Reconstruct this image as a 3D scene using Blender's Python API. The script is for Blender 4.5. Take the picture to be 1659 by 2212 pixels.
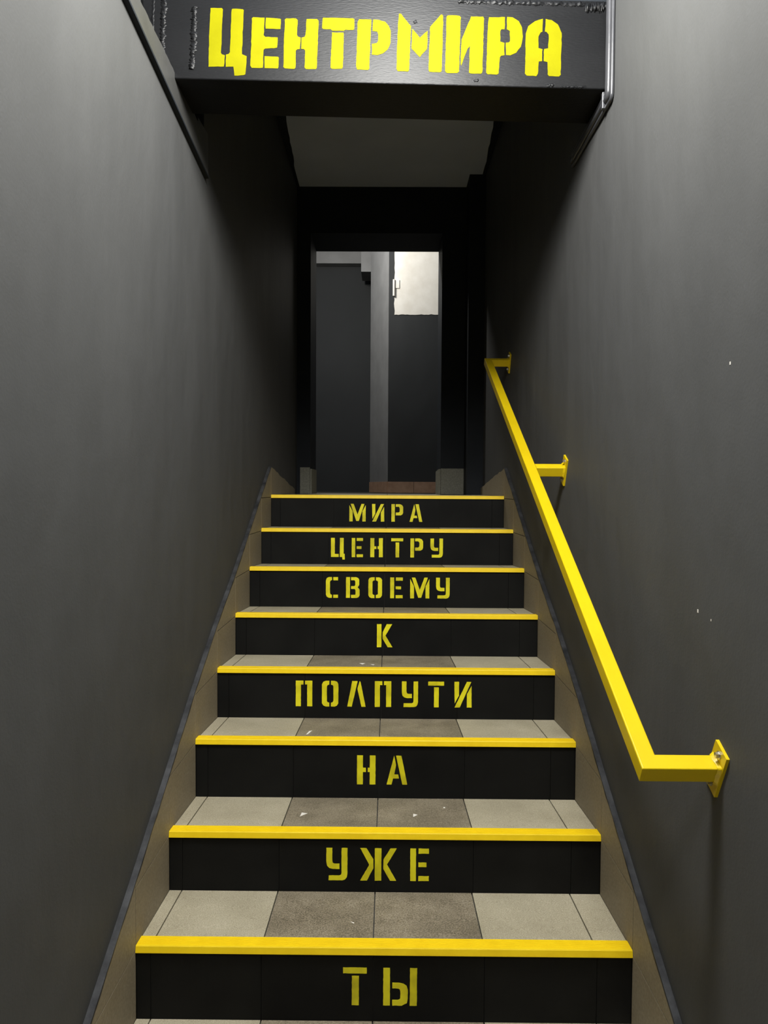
import bpy, bmesh, math, random
from mathutils import Vector, Matrix

random.seed(7)
for o in list(bpy.data.objects):
    bpy.data.objects.remove(o)
scene = bpy.context.scene
COL = scene.collection

# ------------------------------------------------------------------ camera
cam_data = bpy.data.cameras.new('camera')
cam = bpy.data.objects.new('camera', cam_data)
COL.objects.link(cam)
cam_data.sensor_fit = 'VERTICAL'
cam_data.sensor_height = 32.0
cam_data.lens = 1533.0 / 2212.0 * 32.0          # about a 24 mm phone lens
cam_data.clip_start = 0.02
R_ = Vector((0.99996284, 0.00619345, 0.00599664))
U_ = Vector((-0.00619937, 0.03324907, 0.99942787))
F_ = R_.cross(U_) * -1.0                         # forward
B_ = R_.cross(U_)                                # camera +Z (backwards)
m = Matrix(((R_.x, U_.x, B_.x, 0.005), (R_.y, U_.y, B_.y, 0.0), (R_.z, U_.z, B_.z, 1.54), (0, 0, 0, 1)))
cam.matrix_world = m
scene.camera = cam

# ------------------------------------------------------------------ world, lights, exposure
world = bpy.data.worlds.new('world')
scene.world = world
world.use_nodes = True
bg = world.node_tree.nodes['Background']
bg.inputs[0].default_value = (0.55, 0.62, 0.75, 1)
bg.inputs[1].default_value = 0.0

def lamp(name, loc, power, radius, color):
    d = bpy.data.lights.new(name, 'POINT')
    d.energy = power
    d.shadow_soft_size = radius
    d.color = color
    o = bpy.data.objects.new(name, d)
    o.location = loc
    COL.objects.link(o)
    return o
lamp('stairwell_lamp', (0.03, 1.36, 3.13), 210.0, 0.22, (1.0, 0.985, 0.94))
lamp('hall_lamp', (0.05, -0.60, 3.95), 130.0, 0.20, (1.0, 0.985, 0.94))
lamp('upper_room_lamp', (-0.70, 6.25, 4.05), 94.0, 0.12, (1.0, 0.97, 0.90))

scene.view_settings.view_transform = 'Standard'
scene.view_settings.look = 'None'
scene.view_settings.gamma = 1.0
scene.view_settings.use_curve_mapping = False
scene.view_settings.exposure = 0.0

# ------------------------------------------------------------------ materials
def new_mat(name):
    mt = bpy.data.materials.new(name)
    mt.use_nodes = True
    nt = mt.node_tree
    bs = nt.nodes['Principled BSDF']
    return mt, nt, bs

def noise(nt, vec, scale, detail=4, rough=0.55):
    n = nt.nodes.new('ShaderNodeTexNoise')
    n.inputs['Scale'].default_value = scale
    n.inputs['Detail'].default_value = detail
    n.inputs['Roughness'].default_value = rough
    nt.links.new(vec, n.inputs['Vector'])
    return n.outputs['Fac']

def mth(nt, op, a, b=None):
    n = nt.nodes.new('ShaderNodeMath')
    n.operation = op
    for i, v in enumerate((a, b)):
        if v is None:
            continue
        if isinstance(v, (int, float)):
            n.inputs[i].default_value = v
        else:
            nt.links.new(v, n.inputs[i])
    return n.outputs[0]

def ramp(nt, fac, stops):
    n = nt.nodes.new('ShaderNodeValToRGB')
    cr = n.color_ramp
    cr.elements[0].position, cr.elements[0].color = stops[0][0], (*stops[0][1], 1)
    cr.elements[1].position, cr.elements[1].color = stops[-1][0], (*stops[-1][1], 1)
    for p, c in stops[1:-1]:
        e = cr.elements.new(p)
        e.color = (*c, 1)
    nt.links.new(fac, n.inputs[0])
    return n.outputs[0]

def bump(nt, bs, h, strength, dist=0.002):
    b = nt.nodes.new('ShaderNodeBump')
    b.inputs['Strength'].default_value = strength
    b.inputs['Distance'].default_value = dist
    nt.links.new(h, b.inputs['Height'])
    nt.links.new(b.outputs[0], bs.inputs['Normal'])

def pos(nt, scale=(1, 1, 1)):
    g = nt.nodes.new('ShaderNodeNewGeometry')
    mp = nt.nodes.new('ShaderNodeMapping')
    mp.inputs['Scale'].default_value = scale
    nt.links.new(g.outputs['Position'], mp.inputs['Vector'])
    return mp.outputs[0]

def paint(name, c0, c1, rough=0.5, spec=0.4, scale=4, bscale=90, bstr=0.15, coarse=0.0, pscale=(1, 1, 1), coat=0.0):
    mt, nt, bs = new_mat(name)
    p = pos(nt, pscale)
    nt.links.new(ramp(nt, noise(nt, p, scale), [(0.3, c0), (0.7, c1)]), bs.inputs['Base Color'])
    bs.inputs['Roughness'].default_value = rough
    bs.inputs['Specular IOR Level'].default_value = spec
    bs.inputs['Coat Weight'].default_value = coat
    h = noise(nt, p, bscale, 6)
    if coarse:
        h = mth(nt, 'ADD', h, mth(nt, 'MULTIPLY', noise(nt, p, 5.0, 3), coarse))
    bump(nt, bs, h, bstr)
    return mt

def herringbone(nt, ax):
    g = nt.nodes.new('ShaderNodeNewGeometry')
    sp = nt.nodes.new('ShaderNodeSeparateXYZ')
    nt.links.new(g.outputs['Position'], sp.inputs[0])
    zig = mth(nt, 'PINGPONG', sp.outputs[0], 0.0075)
    v = mth(nt, 'ADD', sp.outputs[ax], mth(nt, 'MULTIPLY', zig, 1.05))
    s = mth(nt, 'SINE', mth(nt, 'MULTIPLY', v, 2 * math.pi / 0.0042))
    return mth(nt, 'ADD', mth(nt, 'MULTIPLY', s, 0.5), 0.5)

def wall_paint(name, c0, c1):
    """matt black emulsion on trowelled plaster: trowel ridges, pits, a few tiny chips"""
    mt, nt, bs = new_mat(name)
    p = pos(nt)
    streak = noise(nt, pos(nt, (1, 3.0, 0.7)), 1.6, 2)
    nt.links.new(ramp(nt, streak, [(0.25, c0), (0.75, c1)]), bs.inputs['Base Color'])
    bs.inputs['Roughness'].default_value = 0.60
    bs.inputs['Specular IOR Level'].default_value = 0.10
    trowel = noise(nt, pos(nt, (1, 1.0, 0.6)), 5.0, 3, 0.45)
    fine = noise(nt, p, 150, 4)
    pit = mth(nt, 'GREATER_THAN', noise(nt, pos(nt, (1, 2.2, 1)), 26, 2), 0.785)
    h = mth(nt, 'ADD', mth(nt, 'MULTIPLY', trowel, 3.2), mth(nt, 'MULTIPLY', fine, 0.16))
    h = mth(nt, 'SUBTRACT', h, mth(nt, 'MULTIPLY', pit, 0.5))
    bump(nt, bs, h, 0.55, 0.005)
    return mt

M = {}
M['wall'] = wall_paint('black_wall_paint', (0.070, 0.071, 0.0705), (0.081, 0.082, 0.0815))
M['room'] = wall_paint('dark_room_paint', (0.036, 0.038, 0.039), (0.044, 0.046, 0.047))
M['shaded_black'] = paint('shaded_black_paint', (0.014, 0.017, 0.021), (0.019, 0.022, 0.027), 0.6, 0.15, 4, 60, 0.2, 2.0)  # darker, bluer copy of the wall black: landing shade put into the colour
M['beam'] = paint('black_enamel', (0.0028, 0.003, 0.0034), (0.005, 0.0052, 0.0057), 0.42, 0.21, 5, 120, 0.35, 0.9, (0.45, 1, 2.2))
M['ledge'] = paint('grey_black_ledge_paint', (0.045, 0.045, 0.043), (0.065, 0.065, 0.062), 0.42, 0.5, 6, 70, 0.35, 1.5)
M['trunk'] = paint('glossy_black_plastic', (0.040, 0.041, 0.045), (0.060, 0.061, 0.066), 0.28, 0.5, 9, 40, 0.3, 1.0)
M['edge'] = paint('dark_paint_edge', (0.018, 0.0185, 0.020), (0.065, 0.066, 0.068), 0.55, 0.25, 22, 90, 0.5, 1.0)
M['ceiling'] = paint('grey_concrete_ceiling', (0.46, 0.51, 0.62), (0.52, 0.57, 0.69), 0.8, 0.2, 3, 60, 0.2)
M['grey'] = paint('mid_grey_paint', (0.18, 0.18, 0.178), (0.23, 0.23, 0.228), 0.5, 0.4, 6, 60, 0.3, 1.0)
M['plaster'] = paint('bare_white_plaster', (0.74, 0.70, 0.62), (0.86, 0.83, 0.76), 0.7, 0.2, 7, 60, 0.25, 1.0)
M['grout'] = paint('dark_grout', (0.05, 0.047, 0.04), (0.09, 0.085, 0.075), 0.9, 0.1, 40, 120, 0.4)
M['brown'] = paint('brown_ceramic', (0.34, 0.20, 0.125), (0.46, 0.29, 0.19), 0.45, 0.4, 16, 60, 0.15)
M['steel'] = paint('zinc_bolt_steel', (0.45, 0.44, 0.40), (0.60, 0.58, 0.54), 0.3, 0.5, 40, 90, 0.1)
for k in ('steel',):
    M[k].node_tree.nodes['Principled BSDF'].inputs['Metallic'].default_value = 0.9
M['rail'] = paint('yellow_gloss_paint', (0.66, 0.475, 0.004), (0.72, 0.525, 0.005), 0.30, 0.5, 6, 160, 0.06)
M['nosing'] = paint('yellow_rubber', (0.88, 0.60, 0.005), (0.95, 0.67, 0.008), 0.5, 0.35, 25, 140, 0.15)
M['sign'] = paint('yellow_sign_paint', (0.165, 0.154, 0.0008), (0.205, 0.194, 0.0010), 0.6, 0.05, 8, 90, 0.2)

def tile_mat(name, c0, c1, c2, speck=420, herr=None, hs=0.0, rough=0.6):
    mt, nt, bs = new_mat(name)
    p = pos(nt)
    f = noise(nt, p, speck, 2, 0.7)
    big = noise(nt, p, 7, 4)
    f2 = mth(nt, 'ADD', mth(nt, 'MULTIPLY', f, 0.75), mth(nt, 'MULTIPLY', big, 0.25))
    bs.inputs['Roughness'].default_value = rough
    bs.inputs['Specular IOR Level'].default_value = 0.35
    if herr is None:
        nt.links.new(ramp(nt, f2, [(0.36, c0), (0.5, c1), (0.64, c2)]), bs.inputs['Base Color'])
        bump(nt, bs, f, 0.15, 0.001)
    else:
        hb = herringbone(nt, herr)
        worn = mth(nt, 'MULTIPLY', hb, ramp_val(nt, noise(nt, p, 9, 3)))
        ff = mth(nt, 'SUBTRACT', f2, mth(nt, 'MULTIPLY', worn, hs))
        nt.links.new(ramp(nt, ff, [(0.30, c0), (0.47, c1), (0.62, c2)]), bs.inputs['Base Color'])
        bump(nt, bs, worn, 0.35, 0.0008)
    return mt

def ramp_val(nt, fac):
    n = nt.nodes.new('ShaderNodeMapRange')
    n.inputs[1].default_value, n.inputs[2].default_value = 0.38, 0.58
    n.inputs[3].default_value, n.inputs[4].default_value = 0.15, 1.0
    nt.links.new(fac, n.inputs[0])
    return n.outputs[0]

M['granite'] = tile_mat('speckled_grey_tile', (0.28, 0.245, 0.165), (0.40, 0.355, 0.245), (0.54, 0.49, 0.36))
M['herring'] = tile_mat('herringbone_brown_grey_tile', (0.115, 0.096, 0.062), (0.245, 0.207, 0.140), (0.345, 0.298, 0.21), 260, 1, 0.16)
M['side'] = tile_mat('taupe_plinth_tile', (0.21, 0.178, 0.118), (0.245, 0.207, 0.14), (0.285, 0.245, 0.17), 130)
M['jamb'] = tile_mat('grey_jamb_tile', (0.17, 0.168, 0.13), (0.21, 0.207, 0.165), (0.25, 0.247, 0.205), 90)

def riser_mat():
    mt, nt, bs = new_mat('black_painted_riser_tile')
    p = pos(nt)
    nt.links.new(ramp(nt, noise(nt, p, 6), [(0.3, (0.0055, 0.0055, 0.005)), (0.75, (0.010, 0.010, 0.009))]), bs.inputs['Base Color'])
    bs.inputs['Roughness'].default_value = 0.65
    bs.inputs['Specular IOR Level'].default_value = 0.12
    bump(nt, bs, herringbone(nt, 2), 0.12, 0.0006)
    return mt
M['riser'] = riser_mat()

def stencil_mat():
    mt, nt, bs = new_mat('yellow_stencil_paint')
    p = pos(nt)
    hb = herringbone(nt, 2)
    f = mth(nt, 'SUBTRACT', noise(nt, p, 14, 3), mth(nt, 'MULTIPLY', hb, 0.16))
    nt.links.new(ramp(nt, f, [(0.22, (0.56, 0.49, 0.006)), (0.42, (0.82, 0.73, 0.009)), (0.62, (0.92, 0.84, 0.016))]), bs.inputs['Base Color'])
    bs.inputs['Roughness'].default_value = 0.5
    bump(nt, bs, hb, 0.2, 0.0006)
    return mt
M['stencil'] = stencil_mat()

# ------------------------------------------------------------------ mesh helpers
def world_loc(o):
    v = Vector((0, 0, 0))
    while o is not None:
        v += o.location
        o = o.parent
    return v

def obj(name, verts, faces, mat, parent=None, smooth=False):
    """one mesh object from world-space vertices, parented to a thing or a part"""
    off = world_loc(parent) if parent else Vector((0, 0, 0))
    me = bpy.data.meshes.new(name)
    me.from_pydata([tuple(Vector(v) - off) for v in verts], [], faces)
    bm = bmesh.new()
    bm.from_mesh(me)
    bmesh.ops.recalc_face_normals(bm, faces=bm.faces)
    bm.to_mesh(me)
    bm.free()
    me.materials.append(M[mat])
    if smooth:
        for p in me.polygons:
            p.use_smooth = True
    o = bpy.data.objects.new(name, me)
    COL.objects.link(o)
    if parent:
        o.parent = parent
    return o

BF = [(0, 3, 2, 1), (4, 5, 6, 7), (0, 1, 5, 4), (1, 2, 6, 5), (2, 3, 7, 6), (3, 0, 4, 7)]
def box_vf(x0, x1, y0, y1, z0, z1):
    return ([(x0, y0, z0), (x1, y0, z0), (x1, y1, z0), (x0, y1, z0),
             (x0, y0, z1), (x1, y0, z1), (x1, y1, z1), (x0, y1, z1)], list(BF))

def box(name, x0, x1, y0, y1, z0, z1, mat, parent=None):
    v, f = box_vf(x0, x1, y0, y1, z0, z1)
    return obj(name, v, f, mat, parent)

def boxes(name, lst, mat, parent=None):
    V, Fc = [], []
    for b in lst:
        v, f = box_vf(*b)
        n = len(V)
        V += v
        Fc += [tuple(i + n for i in q) for q in f]
    return obj(name, V, Fc, mat, parent)

def prism_x(name, poly_yz, x0, x1, mat, parent=None):
    n = len(poly_yz)
    V = [(x0, y, z) for y, z in poly_yz] + [(x1, y, z) for y, z in poly_yz]
    Fc = [tuple(range(n)), tuple(range(n, 2 * n))] + [(i, (i + 1) % n, n + (i + 1) % n, n + i) for i in range(n)]
    return obj(name, V, Fc, mat, parent)

def prism_y(name, polys_xz, y0, y1, mat, parent=None, fn=None):
    """flat shapes standing in the XZ plane, y0 in front, y1 behind"""
    V, Fc = [], []
    for poly in polys_xz:
        n = len(poly)
        b = len(V)
        V += [(x, y0, z) for x, z in poly] + [(x, y1, z) for x, z in poly]
        Fc += [tuple(b + i for i in range(n)), tuple(b + n + i for i in range(n))]
        Fc += [(b + i, b + (i + 1) % n, b + n + (i + 1) % n, b + n + i) for i in range(n)]
    if fn:
        V = [fn(v) for v in V]
    return obj(name, V, Fc, mat, parent)

def prism_z(name, poly_xy, z0, z1, mat, parent=None):
    n = len(poly_xy)
    V = [(x, y, z0) for x, y in poly_xy] + [(x, y, z1) for x, y in poly_xy]
    Fc = [tuple(range(n)), tuple(range(n, 2 * n))] + [(i, (i + 1) % n, n + (i + 1) % n, n + i) for i in range(n)]
    return obj(name, V, Fc, mat, parent)

def bevelled(o, w, seg=2):
    md = o.modifiers.new('bevel', 'BEVEL')
    md.width = w
    md.segments = seg
    md.limit_method = 'ANGLE'
    return o

def thing(name, loc, label, cat, group=None):
    o = bpy.data.objects.new(name, None)
    o.empty_display_size = 0.1
    o.location = loc
    COL.objects.link(o)
    return tag(o, label, cat, group)

def tag(o, label, cat, group=None):
    o['label'] = label
    o['category'] = cat
    if group:
        o['group'] = group
    return o

def struct(o, label=None):
    o['kind'] = 'structure'
    if label:
        o['label'] = label
    return o

def ragged(p0, p1, n, amp):
    """points from p0 towards p1 (p1 left out) with small offsets: a hand-cut edge"""
    r = []
    for i in range(n):
        t = i / n
        a = 0 if i == 0 else amp
        r.append((p0[0] + (p1[0] - p0[0]) * t + random.uniform(-a, a), p0[1] + (p1[1] - p0[1]) * t + random.uniform(-a, a)))
    return r

# ------------------------------------------------------------------ dimensions (metres; z = 0 is the lower floor)
XS, XW = 0.652, 0.668                    # plinth face and wall face, measured from the stair axis
YS = [1.520, 1.824, 2.110, 2.407, 2.720, 3.045, 3.360, 3.670, 3.975]      # riser planes
ZC = [0.166, 0.336, 0.501, 0.677, 0.8425, 0.998, 1.164, 1.3305, 1.501]    # nosing edges
ZB = [0.000, 0.137, 0.318, 0.475, 0.649, 0.817, 0.974, 1.145, 1.322]      # foot of each riser
Y_END, Z_LAND = 5.20, 1.497
Y_CHASE = 4.99
Z_LCEIL = 3.716

# ------------------------------------------------------------------ the setting
struct(boxes('wall_left', [(-0.92, -XW, -2.0, 5.6, 0, 2.785), (-0.92, -0.76, -2.0, 2.6, 2.785, 4.20),
                           (-0.92, -XW, 2.6, 5.6, 2.785, 3.80)], 'wall'), 'left stairwell wall in matt black paint')
wall_right = struct(boxes('wall_right', [(XW, 0.92, -2.0, 2.40, 0, 4.20), (XW, 0.92, 2.40, 5.6, 0, 3.80)], 'wall'), 'right stairwell wall in matt black paint carrying the handrail')
for y, z, r in ((1.392, 1.787, 0.0022), (1.512, 1.282, 0.0026), (1.450, 1.274, 0.0016)):
    pc = bevelled(box('paint_chip', XW - 0.0008, XW, y - r, y + r, z - 1.4 * r, z + 1.4 * r, 'plaster', wall_right), 0.0006)
    pc['label'] = 'tiny white chip in the black paint'
struct(box('wall_back', -0.92, 0.92, -2.2, -2.0, 0, 4.2, 'wall'))
struct(box('floor', -XW, XW, -2.0, YS[0] + 0.008, -0.1, 0.0, 'granite'))
struct(box('ceiling', -0.76, XW, -2.0, 2.24, 4.10, 4.20, 'ceiling'))
struct(box('wall_above_beam', -0.76, XW, 2.24, 2.40, 2.995, 4.20, 'shaded_black'))

# far end of the landing: doorway in a thick wall
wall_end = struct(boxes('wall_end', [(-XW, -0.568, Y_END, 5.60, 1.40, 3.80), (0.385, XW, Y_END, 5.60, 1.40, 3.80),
                                     (-0.568, 0.385, Y_END, 5.60, 3.385, 3.80)], 'shaded_black'), 'black end wall with the open doorway')
box('skirting_tile', -0.641, -0.5695, Y_END - 0.012, Y_END, Z_LAND, 1.690, 'jamb', wall_end)
box('skirting_tile', -0.568, -0.556, Y_END - 0.012, 5.55, Z_LAND, 1.680, 'jamb', wall_end)
bevelled(box('skirting_tile', 0.3865, 0.5545, Y_END - 0.012, Y_END, Z_LAND, 1.688, 'jamb', wall_end), 0.003)
prism_x('skirting_tile', [(Y_END - 0.012, Z_LAND), (5.55, Z_LAND), (5.55, 1.672), (Y_END + 0.03, 1.684), (Y_END - 0.012, 1.684)], 0.373, 0.385, 'jamb', wall_end)
struct(box('pipe_chase', 0.555, XW, Y_CHASE, Y_END, Z_LAND, Z_LCEIL, 'shaded_black'), 'black boxed pipe chase in the corner right of the doorway')

ceil2 = struct(box('ceiling_landing', -XW, XW, 2.40, Y_END, Z_LCEIL, 3.80, 'ceiling'), 'bare grey ceiling over the upper landing')
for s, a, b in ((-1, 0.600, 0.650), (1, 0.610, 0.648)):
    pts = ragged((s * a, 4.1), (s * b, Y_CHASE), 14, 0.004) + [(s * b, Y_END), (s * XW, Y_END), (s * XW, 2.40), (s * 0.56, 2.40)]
    prism_z('painted_border', pts, Z_LCEIL - 0.003, Z_LCEIL, 'shaded_black', ceil2)

# landing floor
landing = struct(box('floor_landing', -XW, XW, 4.279, 5.62, 1.30, Z_LAND - 0.008, 'grout'), 'tiled floor of the upper landing')
SEAM0 = [-0.6510, -0.6135, -0.3220, -0.0280, 0.2650, 0.5600, 0.6510]
SEAM1 = [-0.6510, -0.6000, -0.3000, -0.0030, 0.2900, 0.5850, 0.6510]
for j in range(4):
    y0, y1 = 4.282 + j * 0.305, 4.279 + (j + 1) * 0.305
    for k in range(6):
        if y0 > 5.1 and k in (0, 5):
            continue
        x0, x1 = SEAM1[k] + 0.0015, SEAM1[k + 1] - 0.0015
        if y1 > Y_CHASE and k == 5:
            y1 = Y_CHASE - 0.002
        if y1 > 5.18:
            x0, x1 = max(x0, -0.555), min(x1, 0.371)
            if x1 <= x0:
                continue
        box('floor_tile', x0, x1, y0, y1, Z_LAND - 0.008, Z_LAND, 'granite', landing)

# the room beyond the doorway
struct(box('floor_upper_room', -1.8, 1.8, 5.62, 8.6, 1.30, Z_LAND - 0.004, 'grout'))
struct(box('ceiling_upper_room', -1.8, 1.8, 5.60, 8.8, 4.50, 4.60, 'ceiling'))
struct(boxes('wall_upper_room', [(-2.0, -1.8, 5.40, 8.8, 1.3, 4.6), (1.8, 2.0, 5.40, 8.8, 1.3, 4.6), (-1.8, 1.8, 8.60, 8.80, 1.3, 4.6),
                                 (-1.8, -0.92, 5.40, 5.60, 1.3, 4.6), (0.92, 1.8, 5.40, 5.60, 1.3, 4.6), (-0.92, 0.92, 5.40, 5.60, 3.80, 4.6)],
             'room'), 'dark walls of the room seen through the doorway')
struct(box('trim_1', -1.8, -0.19, 8.46, 8.60, 4.19, 4.50, 'grey'), 'pale downstand along the top of the dark wall beyond the doorway')
tag(box('duct_box', -0.318, -0.196, 8.10, 8.46, 3.985, 4.50, 'grey'), 'small dark duct box under the ceiling beyond the doorway', 'duct box')
pier = struct(prism_z('wall_pier', [(-0.190, 7.60), (0.0, 7.0), (1.8, 7.0), (1.8, 8.60), (-0.190, 8.60)], Z_LAND, 4.50, 'room'),
              'black angled pier seen through the doorway')
pp = [(0.054, 4.45)] + ragged((0.054, 4.40), (0.055, 3.60), 18, 0.004) + ragged((0.052, 3.60), (0.053, 3.238), 10, 0.004) \
    + [(0.053, 3.236)] + ragged((0.07, 3.238), (0.75, 3.242), 30, 0.003) + [(0.75, 3.24), (0.75, 4.45)]
o = prism_y('bare_plaster_patch', [pp], 6.996, 7.0, 'plaster', pier)
o['label'] = 'unpainted white plaster patch high on the pier'
prism_z('pier_return', [(-0.001, 6.998), (-0.190, 7.598), (-0.194, 7.597), (-0.005, 6.997)], 1.606, 4.50, 'grey', pier)['label'] = 'return face of the pier, grey lightened to carry the lamp light'  # paler than the rest of the pier: lamp light put into its colour
for x0, x1 in ((0.0, 0.252), (0.255, 0.507), (0.510, 0.762)):
    box('skirting_tile', x0, x1, 6.988, 7.0, Z_LAND, 1.606, 'brown', pier)
nx, ny = -0.954 * 0.012, -0.302 * 0.012
prism_z('skirting_tile', [(0, 7.0), (-0.19, 7.6), (-0.19 + nx, 7.6 + ny), (nx, 7.0 + ny)], Z_LAND, 1.606, 'brown', pier)

h = thing('door_hinge', (0.047, 6.985, 3.416), 'white painted steel hinge on the edge of the pale plaster patch', 'hinge')
n = 14
V = [(0.047 + 0.011 * math.cos(2 * math.pi * i / n), 6.985 + 0.011 * math.sin(2 * math.pi * i / n), z) for z in (3.416, 3.573) for i in range(n)]
obj('pin', V, [tuple(range(n)), tuple(range(n, 2 * n))] + [(i, (i + 1) % n, n + (i + 1) % n, n + i) for i in range(n)], 'plaster', h)
bevelled(box('leaf', 0.056, 0.101, 6.989, 6.996, 3.492, 3.573, 'plaster', h), 0.002)

# ------------------------------------------------------------------ side plinths (baseboards) beside the stairs
def lerp(a, b, t):
    return a + (b - a) * t
TOP = [z + 0.166 for z in ZC[:-1]] + [ZC[-1] + 0.155]
JOINT = [z - 0.014 for z in ZC]
for side, s in (('left', -1), ('right', 1)):
    xa, xb = sorted((s * XS, s * XW))
    xc0, xc1 = sorted((s * (XS + 0.004), s * XW))
    outline = [(YS[0], ZB[0])]
    for i in range(9):
        outline.append((YS[i], ZC[i] - 0.006))
        outline.append((YS[i + 1] if i < 8 else Y_CHASE, ZB[i + 1] + 0.001 if i < 8 else Z_LAND))
    outline += [(Y_CHASE, Z_LAND + 0.03), (YS[8], TOP[8])] + [(YS[i], TOP[i]) for i in range(7, -1, -1)]
    base = struct(prism_x('baseboard_' + side, outline, xc0, xc1, 'grout'), 'taupe tiled plinth stepping up the %s wall beside the stairs' % side)
    g = 0.0016
    for i in range(8):
        y0, y1 = YS[i] + g, YS[i + 1] - g
        prism_x('plinth_tile', [(y0, ZC[i] - 0.005), (y1, ZB[i + 1] + 0.001), (y1, JOINT[i + 1] - g), (y0, JOINT[i + 1] - g)], xa, xb, 'side', base)
        prism_x('plinth_tile', [(y0, JOINT[i + 1] + g), (y1, JOINT[i + 1] + g), (y1, TOP[i + 1]), (y0, TOP[i])], xa, xb, 'side', base)
    hgt = 0.035 if s < 0 else 0.05
    prism_x('plinth_tile', [(YS[8] + g, Z_LAND)] + [(Y_CHASE - 0.004, Z_LAND), (Y_CHASE - 0.004, Z_LAND + hgt)]
            + ragged((Y_CHASE - 0.05, Z_LAND + hgt + 0.004), (YS[8] + 0.05, TOP[8] - 0.006), 14, 0.005) + [(YS[8] + g, TOP[8])], xa, xb, 'side', base)
    # dark wall paint brushed over the top edge of the plinth
    up, lo = [], []
    for i in range(8):
        for k in range(8):
            t = k / 8
            y, z = lerp(YS[i], YS[i + 1], t), lerp(TOP[i], TOP[i + 1], t)
            up.append((y, z + 0.0025))
            lo.append((y, z - 0.002 - max(0, random.gauss(0.002, 0.0022))))
    up.append((YS[8], TOP[8] + 0.002))
    lo.append((YS[8], TOP[8] - 0.003))
    xe0, xe1 = sorted((s * (XS - 0.0006), s * XW))
    e = prism_x('painted_edge', up + lo[::-1], xe0, xe1, 'edge', base)
    e['label'] = 'ragged dark paint along the top edge of the plinth'

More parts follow.
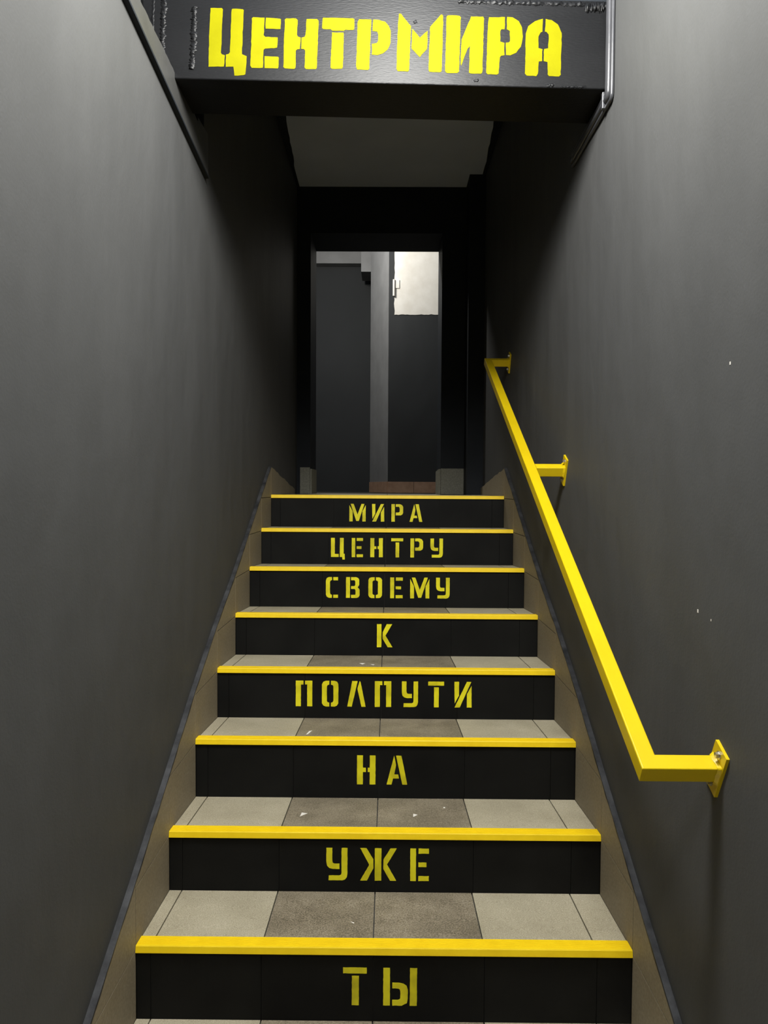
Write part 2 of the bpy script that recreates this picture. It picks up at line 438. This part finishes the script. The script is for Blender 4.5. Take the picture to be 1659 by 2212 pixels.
# ------------------------------------------------------------------ stencil glyphs, unit box, y up
GL = {
    'Т': [[(0, .845), (1, .845), (1, 1), (0, 1)], [(.37, 0), (.67, 0), (.67, .778), (.37, .778)]],
    'Ы': [[(0, 0), (.2, 0), (.2, 1), (0, 1)], [(.79, 0), (1, 0), (1, 1), (.79, 1)],
          [(.268, .607), (.48, .607), (.60, .585), (.69, .53), (.73, .42), (.73, .2), (.70, .07), (.64, .04), (.55, 0), (.268, 0), (.268, .15),
           (.44, .15), (.49, .17), (.51, .2), (.51, .38), (.49, .43), (.45, .455), (.268, .46)]],
    'У': [[(0, 1), (.28, 1), (.28, .60), (.31, .54), (.38, .515), (.62, .515), (.62, .35), (.3, .35), (.14, .38), (.04, .45), (0, .55)],
          [(.72, 1), (1, 1), (1, .2), (.97, .1), (.89, .03), (.75, 0), (.11, 0), (.11, .15), (.60, .15), (.69, .17), (.72, .23)]],
    'Ж': [[(0, 1), (.17, 1), (.36, .66), (.36, .38), (.185, 0), (0, 0), (.25, .49)], [(.40, 0), (.58, 0), (.58, 1), (.40, 1)],
          [(.83, 1), (1, 1), (.735, .5), (.99, 0), (.82, 0), (.635, .36), (.635, .65)]],
    'Е': [[(0, 0), (.31, 0), (.31, 1), (0, 1)], [(.44, .845), (1, .845), (1, 1), (.44, 1)], [(.44, .43), (.87, .43), (.87, .57), (.44, .57)],
          [(.44, 0), (1, 0), (1, .15), (.44, .15)]],
    'Н': [[(0, 0), (.32, 0), (.32, .43), (.48, .43), (.48, .575), (.32, .575), (.32, 1), (0, 1)],
          [(.69, 0), (1, 0), (1, 1), (.69, 1), (.69, .575), (.58, .575), (.58, .43), (.69, .43)]],
    'А': [[(0, 0), (.24, 0), (.31, .21), (.6, .21), (.56, .35), (.37, .35), (.455, .68), (.36, 1)],
          [(.45, 1), (.71, 1), (1, 0), (.76, 0)]],
    'П': [[(0, 0), (.31, 0), (.31, .85), (.46, .85), (.46, 1), (0, 1)], [(.56, 1), (1, 1), (1, 0), (.69, 0), (.69, .85), (.56, .85)]],
    'О': [[(.45, 1), (.22, 1), (.08, .96), (0, .87), (0, .13), (.08, .04), (.22, 0), (.45, 0), (.45, .15), (.36, .16), (.30, .21), (.30, .79), (.36, .84), (.45, .85)],
          [(.55, 1), (.78, 1), (.92, .96), (1, .87), (1, .13), (.92, .04), (.78, 0), (.55, 0), (.55, .15), (.64, .16), (.70, .21), (.70, .79), (.64, .84), (.55, .85)]],
    'Л': [[(0, 0), (.24, 0), (.56, 1), (.26, 1)], [(.67, 1), (.72, .96), (1, 0), (.77, 0), (.545, .70)]],
    'И': [[(0, 1), (.27, 1), (.27, .46), (.03, .15)], [(.72, 1), (.97, 1), (.32, 0), (.02, 0)], [(.98, .84), (1, 0), (.725, 0), (.725, .52)]],
    'К': [[(0, 0), (.29, 0), (.29, 1), (0, 1)], [(.63, 1), (.98, 1), (.55, .5), (1, 0), (.70, 0), (.37, .37), (.37, .65)]],
    'М': [[(0, .93), (.2, .58), (.2, 0), (0, 0)], [(.08, 1), (.26, 1), (.5, .4), (.74, 1), (.92, 1), (.58, .03), (.42, .03)],
          [(1, .93), (.8, .58), (.8, 0), (1, 0)]],
    'Р': [[(0, 0), (.29, 0), (.29, 1), (0, 1)],
          [(.37, 1), (.72, 1), (.90, .95), (1, .84), (1, .52), (.95, .42), (.80, .36), (.37, .36), (.37, .52), (.60, .52), (.69, .56), (.71, .62), (.71, .75), (.67, .82), (.60, .85), (.37, .85)]],
    'Ц': [[(0, 1), (.28, 1), (.28, .16), (.56, .16), (.56, 0), (0, 0)],
          [(.65, 1), (.92, 1), (.92, .17), (1, .17), (1, -.13), (.84, -.13), (.80, 0), (.64, 0)]],
    'С': [[(.5, 1), (.24, 1), (.08, .95), (0, .84), (0, .16), (.08, .05), (.24, 0), (.5, 0), (.5, .15), (.41, .16), (.34, .22), (.34, .78), (.41, .84), (.5, .85)],
          [(.61, .84), (1, .84), (1, 1), (.61, 1)], [(.61, 0), (1, 0), (1, .15), (.61, .15)]],
    'В': [[(0, 0), (.29, 0), (.29, 1), (0, 1)],
          [(.37, 1), (.75, 1), (.90, .96), (.97, .88), (.97, .62), (.86, .51), (1, .41), (1, .13), (.93, .04), (.8, 0), (.37, 0), (.37, .15), (.66, .15), (.70, .2),
           (.70, .37), (.64, .43), (.37, .43), (.37, .57), (.62, .57), (.68, .62), (.68, .8), (.62, .85), (.37, .85)]],
}
LETTER_PLACES = [  # letter extents read off image pixels, projected onto each riser plane
    ('ТЫ', -0.0549, -0.1563, [(-0.1061, -0.0439), (-0.0005, 0.0882)]),
    ('УЖЕ', -0.0481, -0.1478, [(-0.1757, -0.1119), (-0.0733, 0.0371), (0.0781, 0.1343)]),
    ('НА', -0.0536, -0.1543, [(-0.0969, -0.0333), (0.0049, 0.0762)]),
    ('ПОЛПУТИ', -0.0475, -0.1477, [(-0.3485, -0.2845), (-0.2472, -0.1837), (-0.1488, -0.078), (-0.0427, 0.0208), (0.062, 0.1246), (0.1635, 0.2251), (0.2645, 0.332)]),
    ('К', -0.0436, -0.1439, [(-0.0407, 0.0266)]),
    ('СВОЕМУ', -0.0466, -0.1457, [(-0.2895, -0.2317), (-0.1935, -0.129), (-0.0872, -0.0223), (0.0167, 0.076), (0.1114, 0.2025), (0.2343, 0.2991)]),
    ('ЦЕНТРУ', -0.0484, -0.1476, [(-0.2909, -0.2192), (-0.1832, -0.125), (-0.0868, -0.0221), (0.0212, 0.0833), (0.121, 0.1865), (0.2246, 0.2892)]),
    ('МИРА', -0.0487, -0.1473, [(-0.2128, -0.1213), (-0.0861, -0.0171), (0.0228, 0.0884), (0.1245, 0.1963)]),
]
def roughen(poly, step, amp):
    """subdivide an outline and shake it a little: the bleeding edge of sprayed stencil paint"""
    r = []
    n = len(poly)
    for i in range(n):
        a, b = poly[i], poly[(i + 1) % n]
        d = math.hypot(b[0] - a[0], b[1] - a[1])
        k = max(1, int(d / step))
        for j in range(k):
            t = j / k
            r.append((lerp(a[0], b[0], t) + random.uniform(-amp, amp), lerp(a[1], b[1], t) + random.uniform(-amp, amp)))
    return r

# ------------------------------------------------------------------ steps
def nosing_profile(y, z, slope):
    """yellow rubber stair nosing: ribbed top, lipped front"""
    pts = [(y - 0.0060, z - 0.0185), (y - 0.0068, z - 0.0175), (y - 0.0035, z - 0.0020), (y - 0.0020, z)]
    n = 6
    for k in range(n):
        a = y + 0.001 + k * 0.0065
        for dy, dz in ((0.0, 0.0), (0.0045, 0.0), (0.0052, -0.0009), (0.0062, -0.0009)):
            yy = a + dy
            pts.append((yy, z + dz + slope * (yy - y) * 0.8))
    ye = y + 0.0415
    pts += [(ye, z + slope * 0.033 - 0.0008), (ye + 0.0015, z + slope * 0.043 - 0.0036), (y + 0.0002, z - 0.0036), (y - 0.0003, z - 0.0185)]
    return pts

ORD = ['lowest step, unlettered, only its grey tread edge showing at the bottom of the picture',
       'first lettered step from the bottom, black riser stencilled with yellow ТЫ',
       'second lettered step from the bottom, black riser stencilled with yellow УЖЕ',
       'third lettered step from the bottom, black riser stencilled with yellow НА',
       'fourth lettered step from the bottom, black riser with the longest yellow word ПОЛПУТИ',
       'fifth lettered step, black riser stencilled with the single yellow letter К',
       'sixth lettered step, black riser stencilled with yellow СВОЕМУ',
       'second highest step, black riser stencilled with yellow ЦЕНТРУ',
       'topmost step below the doorway, black riser stencilled with yellow МИРА']
for i in range(9):
    y0, zc, zb = YS[i], ZC[i], ZB[i]
    y1, zk = (YS[i + 1], ZB[i + 1]) if i < 8 else (4.279, Z_LAND)
    slope = (zk - (zc - 0.004)) / (y1 - y0)
    st = thing('stair_step', (0, y0, zb), ORD[i], 'stair step', 'tiled steps of the staircase')
    t = max(0, i - 1) / 7
    seam = [lerp(a, b, t) for a, b in zip(SEAM0, SEAM1)]
    core = [(y0 + 0.0085, zb - 0.02 if i else 0.0), (y1 + 0.008, zb - 0.02 if i else 0.0), (y1 + 0.008, zk - 0.0095), (y0 + 0.0085, zc - 0.0135)]
    prism_x('concrete_core', core, -0.651, 0.651, 'grout', st)
    for k in range(6):
        x0, x1 = seam[k] + 0.0005, seam[k + 1] - 0.0005
        bevelled(box('riser_tile', x0, x1, y0, y0 + 0.0085, zb, zc - 0.0135, 'riser', st), 0.0004, 1)
        gx = 0.0018
        dark = k in (2, 3)
        x0 = seam[k] + (gx if k else 0)
        x1 = seam[k + 1] - (gx if k < 5 else 0)
        ya = y0 + 0.0005
        prism_x('tread_tile', [(ya, zc - 0.0130), (y1 - 0.0008, zk - 0.0085), (y1 - 0.0008, zk), (ya, zc - 0.004)], x0, x1,
                'herring' if dark else 'granite', st)
    nose = prism_x('nosing_strip', nosing_profile(y0, zc, slope), -0.6512, 0.6512, 'nosing', st)
    nose['label'] = 'ribbed yellow rubber nosing strip'
    if i:
        word, zt, zl, ext = LETTER_PLACES[i - 1]
        for ch, (xa, xb) in zip(word, ext):
            polys = [roughen([(lerp(xa, xb, u), zc + lerp(zl, zt, v)) for u, v in p], 0.006, 0.00035) for p in GL[ch]]
            prism_y('stencil_letter', polys, y0 - 0.0006, y0 + 0.0002, 'stencil', st)

# little scraps of tape and paint left on the treads are flat and stuck down
def scrap(name, i, x, t, pts, label):
    y0, y1 = YS[i], YS[i + 1]
    za, zk = ZC[i] - 0.004, ZB[i + 1]
    yc = lerp(y0, y1, t)
    V, n = [], len(pts)
    for dz in (0.0, 0.0007):
        for px, py in pts:
            y = yc + py
            V.append((x + px, y, lerp(za, zk, (y - y0) / (y1 - y0)) + dz))
    o = obj(name, V, [tuple(range(n)), tuple(range(n, 2 * n))] + [(k, (k + 1) % n, n + (k + 1) % n, n + k) for k in range(n)], 'plaster')
    return tag(o, label, 'paper scrap', 'pale scraps stuck to the treads')
scrap('paper_scrap', 2, -0.262, 0.50, [(-0.010, -0.020), (0.012, 0.006), (-0.008, 0.012)], 'larger pale triangular scrap on the tread below НА, left of the middle joint')
scrap('paper_scrap', 2, 0.098, 0.50, [(-0.007, -0.016), (0.008, 0.002), (-0.006, 0.010)], 'small pale triangular scrap on the tread below НА, right of the middle joint')
scrap('paper_scrap', 2, 0.197, 0.72, [(-0.003, -0.005), (0.003, -0.004), (0.003, 0.005), (-0.003, 0.004)], 'tiny white fleck on the tread below НА near the right joint')
scrap('paper_scrap', 4, -0.095, 0.38, [(-0.014, 0.02), (0.010, 0.016), (0.000, -0.012)], 'pale triangular scrap on the tread below the letter К')
scrap('paper_scrap', 4, -0.055, 0.33, [(-0.009, 0.012), (0.009, 0.008), (0.004, -0.010)], 'smaller pale scrap beside the larger one on the tread below К')
scrap('paper_scrap', 3, -0.275, 0.33, [(-0.006, -0.028), (0.0, -0.022), (0.010, 0.026), (0.000, 0.018)], 'slim curved pale scrap on the tread below ПОЛПУТИ')
scrap('paper_scrap', 1, -0.088, 0.42, [(-0.006, 0.004), (0.004, -0.005), (0.005, 0.0)], 'tiny white fleck on the tread below УЖЕ')

# ------------------------------------------------------------------ lettered beam
Y_BEAM, Z_BEAM, TILT = 2.20, 2.769, -0.02195
ct, sn = math.cos(TILT), math.sin(TILT)
def beam_pt(v):
    x, y, z = v
    return (x * ct - z * sn, y, Z_BEAM + x * sn + z * ct)
beam = thing('ceiling_beam', (0, Y_BEAM, Z_BEAM), 'glossy black steel beam across the stairwell with large yellow stencilled lettering', 'beam')
v, f = box_vf(-0.757, XW + 0.012, Y_BEAM, 2.405, 0.0, 0.262)
bevelled(obj('beam_body', [beam_pt(p) for p in v], f, 'beam', beam), 0.004, 3)
BEAM_LETTERS = [  # outlines traced in image pixels, projected onto the beam face, in millimetres
    [[(-548,212),(-514,213),(-511,209),(-514,80),(-511,76),(-502,73),(-504,39),(-551,38),(-551,137)],[(-484,209),(-482,212),(-450,211),(-448,208),(-450,78),(-435,72),(-439,18),(-442,15),(-472,13),(-475,39),(-499,39),(-499,75),(-490,77),(-487,82)]],
    [[(-418,188),(-384,188),(-385,136),(-380,131),(-342,130),(-343,99),(-381,96),(-385,92),(-385,38),(-419,38),(-424,44),(-422,134),(-422,185)],[(-380,188),(-337,186),(-334,184),(-335,155),(-380,155)],[(-381,74),(-339,72),(-337,69),(-338,41),(-340,38),(-381,38)]],
    [[(-318,187),(-288,188),(-283,183),(-284,139),(-281,134),(-273,132),(-274,97),(-282,96),(-286,92),(-286,42),(-290,38),(-319,38),(-323,43),(-323,133),(-322,182)],[(-256,187),(-224,187),(-219,183),(-220,125),(-222,42),(-225,38),(-255,38),(-259,43),(-258,94),(-262,97),(-270,97),(-270,132),(-261,134),(-258,138)]],
    [[(-206,192),(-115,192),(-111,189),(-111,160),(-114,158),(-138,157),(-143,154),(-177,154),(-182,158),(-206,158),(-208,162),(-208,188)],[(-178,149),(-142,149),(-142,47),(-145,41),(-176,41),(-180,45)]],
    [[(-96,190),(-60,190),(-62,44),(-66,40),(-98,40),(-102,47),(-101,184)],[(-54,190),(-37,189),(-18,184),(-6,172),(0,157),(1,122),(-8,102),(-21,90),(-38,85),(-55,86),(-56,118),(-42,121),(-37,126),(-37,146),(-41,154),(-55,156)]],
    [[(23,209),(30,209),(61,173),(59,42),(55,38),(24,39),(20,45),(21,151)],[(65,166),(89,140),(112,161),(112,107),(90,82),(65,107)],[(119,173),(150,209),(155,210),(158,204),(158,41),(153,38),(121,39),(118,44)]],
    [[(172,208),(207,208),(211,203),(211,41),(206,37),(174,37),(168,42),(168,204)],[(242,206),(278,206),(281,202),(282,41),(278,37),(245,37),(241,40),(241,118),(234,110),(217,59),(214,66),(215,136)]],
    [[(297,205),(345,207),(345,171),(335,170),(332,165),(333,134),(345,130),(347,94),(336,91),(333,87),(331,39),(326,35),(297,36),(293,41),(294,191)],[(351,207),(368,206),(387,196),(397,178),(401,150),(396,120),(382,102),(365,94),(351,94),(350,131),(358,132),(362,136),(360,166),(354,170),(351,171)]],
    [[(459,204),(460,166),(454,164),(448,151),(449,118),(461,115),(461,79),(452,77),(450,40),(445,34),(416,35),(411,41),(409,160),(416,182),(436,197)],[(468,204),(486,201),(505,189),(518,163),(519,40),(514,34),(484,35),(480,39),(478,76),(466,79),(466,115),(478,118),(479,159),(472,166),(467,167)]],
]
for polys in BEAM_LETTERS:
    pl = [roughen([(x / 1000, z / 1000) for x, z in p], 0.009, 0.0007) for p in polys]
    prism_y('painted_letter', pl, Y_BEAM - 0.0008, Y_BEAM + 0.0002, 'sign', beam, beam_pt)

def bead(name, x0, z0, x1, z1, w, parent, n=46, seed=1):
    """lumpy weld or mortar seam on the beam face"""
    rnd = random.Random(seed)
    V, Fc = [], []
    L = math.hypot(x1 - x0, z1 - z0)
    tx, tz = (x1 - x0) / L, (z1 - z0) / L
    for i in range(n + 1):
        t = i / n
        wob = rnd.uniform(-0.3, 0.3) * w
        ww = w * rnd.uniform(0.5, 1.1) * (0.3 if i in (0, n) else 1)
        hh = w * rnd.uniform(0.15, 0.65)
        for j in range(7):
            a = math.pi * j / 6
            d = -math.cos(a) * ww + wob
            V.append(beam_pt((x0 + tx * L * t - tz * d, Y_BEAM + 0.0005 - math.sin(a) * hh * rnd.uniform(0.6, 1.3), z0 + tz * L * t + tx * d)))
    for i in range(n):
        for j in range(6):
            a = i * 7 + j
            Fc.append((a, a + 1, a + 8, a + 7))
    return obj(name, V, Fc, 'beam', parent, True)
bead('weld_bead', -0.600, 0.028, -0.597, 0.215, 0.011, beam, 70, 3)
bead('weld_bead', -0.693, 0.060, -0.690, 0.235, 0.010, beam, 60, 4)
bead('weld_bead', -0.725, 0.090, -0.722, 0.235, 0.005, beam, 40, 5)
bead('mortar_seam', 0.20, 0.250, 0.655, 0.250, 0.008, beam, 110, 6)
bead('mortar_seam', 0.585, 0.238, 0.660, 0.244, 0.016, beam, 40, 8)
bead('weld_bead', 0.478, 0.006, 0.500, 0.010, 0.006, beam, 14, 9)
bead('weld_bead', 0.520, 0.004, 0.600, 0.006, 0.004, beam, 26, 10)
bead('weld_bead', 0.256, 0.016, 0.272, 0.019, 0.006, beam, 8, 11)
bead('weld_bead', 0.068, 0.184, 0.078, 0.190, 0.006, beam, 8, 12)

# ------------------------------------------------------------------ ledge the beam bears on, left wall
ledge = thing('wall_ledge', (-XW, 1.6, 2.79), 'grey-black sloping ledge along the top of the left wall under the beam end', 'ledge')
top = ragged((1.60, 2.829), (2.463, 2.790), 46, 0.0022) + [(2.463, 2.788), (2.468, 2.805), (2.598, 2.812)]
prism_x('fascia', top + [(2.604, 2.664), (1.60, 2.790)], -XW, -0.6535, 'ledge', ledge)
prism_x('shaded_underside', [(1.60, 2.784), (2.607, 2.658), (2.607, 2.665), (1.60, 2.791)], -XW, -0.6525, 'shaded_black', ledge)  # black strip carries the shade on the underside of the ledge

# ------------------------------------------------------------------ cable trunking, right wall
tk = thing('cable_trunking', (XW, 2.16, 2.71), 'glossy black twin cable trunking running down and back beneath the right beam end', 'cable trunking')
def tube(name, pts, rad, parent, sides=10):
    V, Fc = [], []
    n = len(pts)
    P = [Vector(p) for p in pts]
    for i, p in enumerate(P):
        d = (P[min(i + 1, n - 1)] - P[max(i - 1, 0)]).normalized()
        a = Vector((1, 0, 0))
        b = d.cross(a).normalized()
        for j in range(sides):
            th = 2 * math.pi * j / sides
            V.append(p + rad * (math.cos(th) * a + math.sin(th) * b))
    for i in range(n - 1):
        for j in range(sides):
            Fc.append((i * sides + j, i * sides + (j + 1) % sides, (i + 1) * sides + (j + 1) % sides, (i + 1) * sides + j))
    Fc += [tuple(range(sides)), tuple(range((n - 1) * sides, n * sides))]
    return obj(name, V, Fc, 'trunk', parent, True)
def run(yv, zh, rad, x, wig):
    pts = []
    rnd = random.Random(int(yv * 1000))
    for k in range(14):
        z = lerp(3.30, zh + 0.012, k / 13)
        pts.append((x, yv + rnd.uniform(-wig, wig), z))
    pts += [(x, yv + 0.002, zh + 0.006), (x, yv + 0.006, zh + 0.002), (x, yv + 0.012, zh)]
    for k in range(1, 12):
        pts.append((x, lerp(yv + 0.012, 2.60, k / 11), zh + rnd.uniform(-wig, wig)))
    return pts
tube('cable', run(2.190, 2.738, 0.007, 0.6595, 0.0010), 0.0075, tk)
tube('cable', run(2.172, 2.720, 0.009, 0.6580, 0.0006), 0.0095, tk)
tube('cable', run(2.152, 2.703, 0.006, 0.6615, 0.0004), 0.0060, tk)
bevelled(box('cable_clip', 0.6475, XW, 2.20, 2.214, 2.698, 2.748, 'trunk', tk), 0.002)

# ------------------------------------------------------------------ handrail
RA = math.atan2(2.235 - 0.984, 3.93 - 1.4055)
e1 = Vector((0, math.cos(RA), math.sin(RA)))
e2 = Vector((0, -math.sin(RA), math.cos(RA)))
ex = Vector((1, 0, 0))
H = 0.0185
pl, pm, pu = Vector((0.526, 1.4055, 0.984)), Vector((0.537, 2.672, 1.6115)), Vector((0.548, 3.930, 2.235))
hr = thing('handrail', (XW, 1.4055, 0.984), 'bright yellow square-tube handrail bracketed to the right wall', 'handrail')
def bevel_obj(name, V, Fc, parent, w, mat='rail'):
    # round only the long edges, so mitred joints close without a groove
    o = obj(name, V, Fc, mat, parent)
    bm = bmesh.new()
    bm.from_mesh(o.data)
    bm.verts.ensure_lookup_table()
    ed = [e for e in bm.edges if abs(e.verts[0].index - e.verts[1].index) == 4]
    bmesh.ops.bevel(bm, geom=ed, offset=w, segments=3, profile=0.5, affect='EDGES')
    bm.to_mesh(o.data)
    bm.free()
    return o
# sloping rail, mitred at both ends
V = []
for c, sg in ((pl, 1), (pu, -1)):
    for dx, dz in ((-H, -H), (H, -H), (H, H), (-H, H)):
        V.append(c + ex * dx + e2 * dz + e1 * (sg * dx))
QF = [(0, 1, 2, 3), (4, 5, 6, 7), (0, 1, 5, 4), (1, 2, 6, 5), (2, 3, 7, 6), (3, 0, 4, 7)]
bevel_obj('rail', V, QF, hr, 0.003)
def arm(c, sg):
    V = []
    for ds, dz in ((-H, -H), (H, -H), (H, H), (-H, H)):
        x = (c.x + sg * ds) if sg else c.x + H
        V.append(Vector((x, 0, 0)) + Vector((0, c.y, c.z)) + e1 * ds + e2 * dz)
    for ds, dz in ((-H, -H), (H, -H), (H, H), (-H, H)):
        V.append(Vector((XW - 0.006, c.y, c.z)) + e1 * ds + e2 * dz)
    bevel_obj('bracket_arm', V, QF, hr, 0.0025)
    V = []
    for x in (XW - 0.0065, XW):
        for ds, dz in ((-0.026, -0.053), (0.026, -0.053), (0.026, 0.053), (-0.026, 0.053)):
            V.append(Vector((x, c.y, c.z)) + e1 * ds + e2 * dz)
    plate = bevel_obj('mounting_plate', V, QF, hr, 0.001)
    # weld fillet round the arm
    V, Fc = [], []
    ring = []
    rnd = random.Random(int(c.y * 100))
    for a, b in (((-1, -1), (1, -1)), ((1, -1), (1, 1)), ((1, 1), (-1, 1)), ((-1, 1), (-1, -1))):
        for k in range(8):
            ring.append((lerp(a[0], b[0], k / 8), lerp(a[1], b[1], k / 8)))
    n = len(ring)
    for (hs, xx) in ((H + 0.0003, XW - 0.013), (H + 0.005, XW - 0.006)):
        for u, w_ in ring:
            q = hs + rnd.uniform(-0.0008, 0.0012)
            V.append(Vector((xx + rnd.uniform(-0.0015, 0.0008), c.y, c.z)) + e1 * u * q + e2 * w_ * q)
    obj('weld_seam', V, [(i, (i + 1) % n, n + (i + 1) % n, n + i) for i in range(n)], 'rail', plate, True)
    # hexagon bolts with washers
    for sz in (-1, 1):
        cc = Vector((0, c.y, c.z)) + e2 * (0.037 * sz)
        V, Fc = [], []
        def ringv(x, r_, k, off=0.0):
            return [Vector((x, 0, 0)) + cc + e1 * (r_ * math.cos(2 * math.pi * j / k + off)) + e2 * (r_ * math.sin(2 * math.pi * j / k + off)) for j in range(k)]
        for x0, x1, r_, k in ((XW - 0.0065, XW - 0.0085, 0.0085, 14), (XW - 0.0085, XW - 0.0145, 0.0062, 6)):
            b = len(V)
            V += ringv(x0, r_, k) + ringv(x1, r_, k)
            Fc += [tuple(b + j for j in range(k)), tuple(b + k + j for j in range(k))] + [(b + j, b + (j + 1) % k, b + k + (j + 1) % k, b + k + j) for j in range(k)]
        bo = obj('bolt', V, Fc, 'steel', plate)
        bo['label'] = 'zinc-plated hexagon bolt'
arm(pl, 1)
arm(pm, 0)
arm(pu, -1)
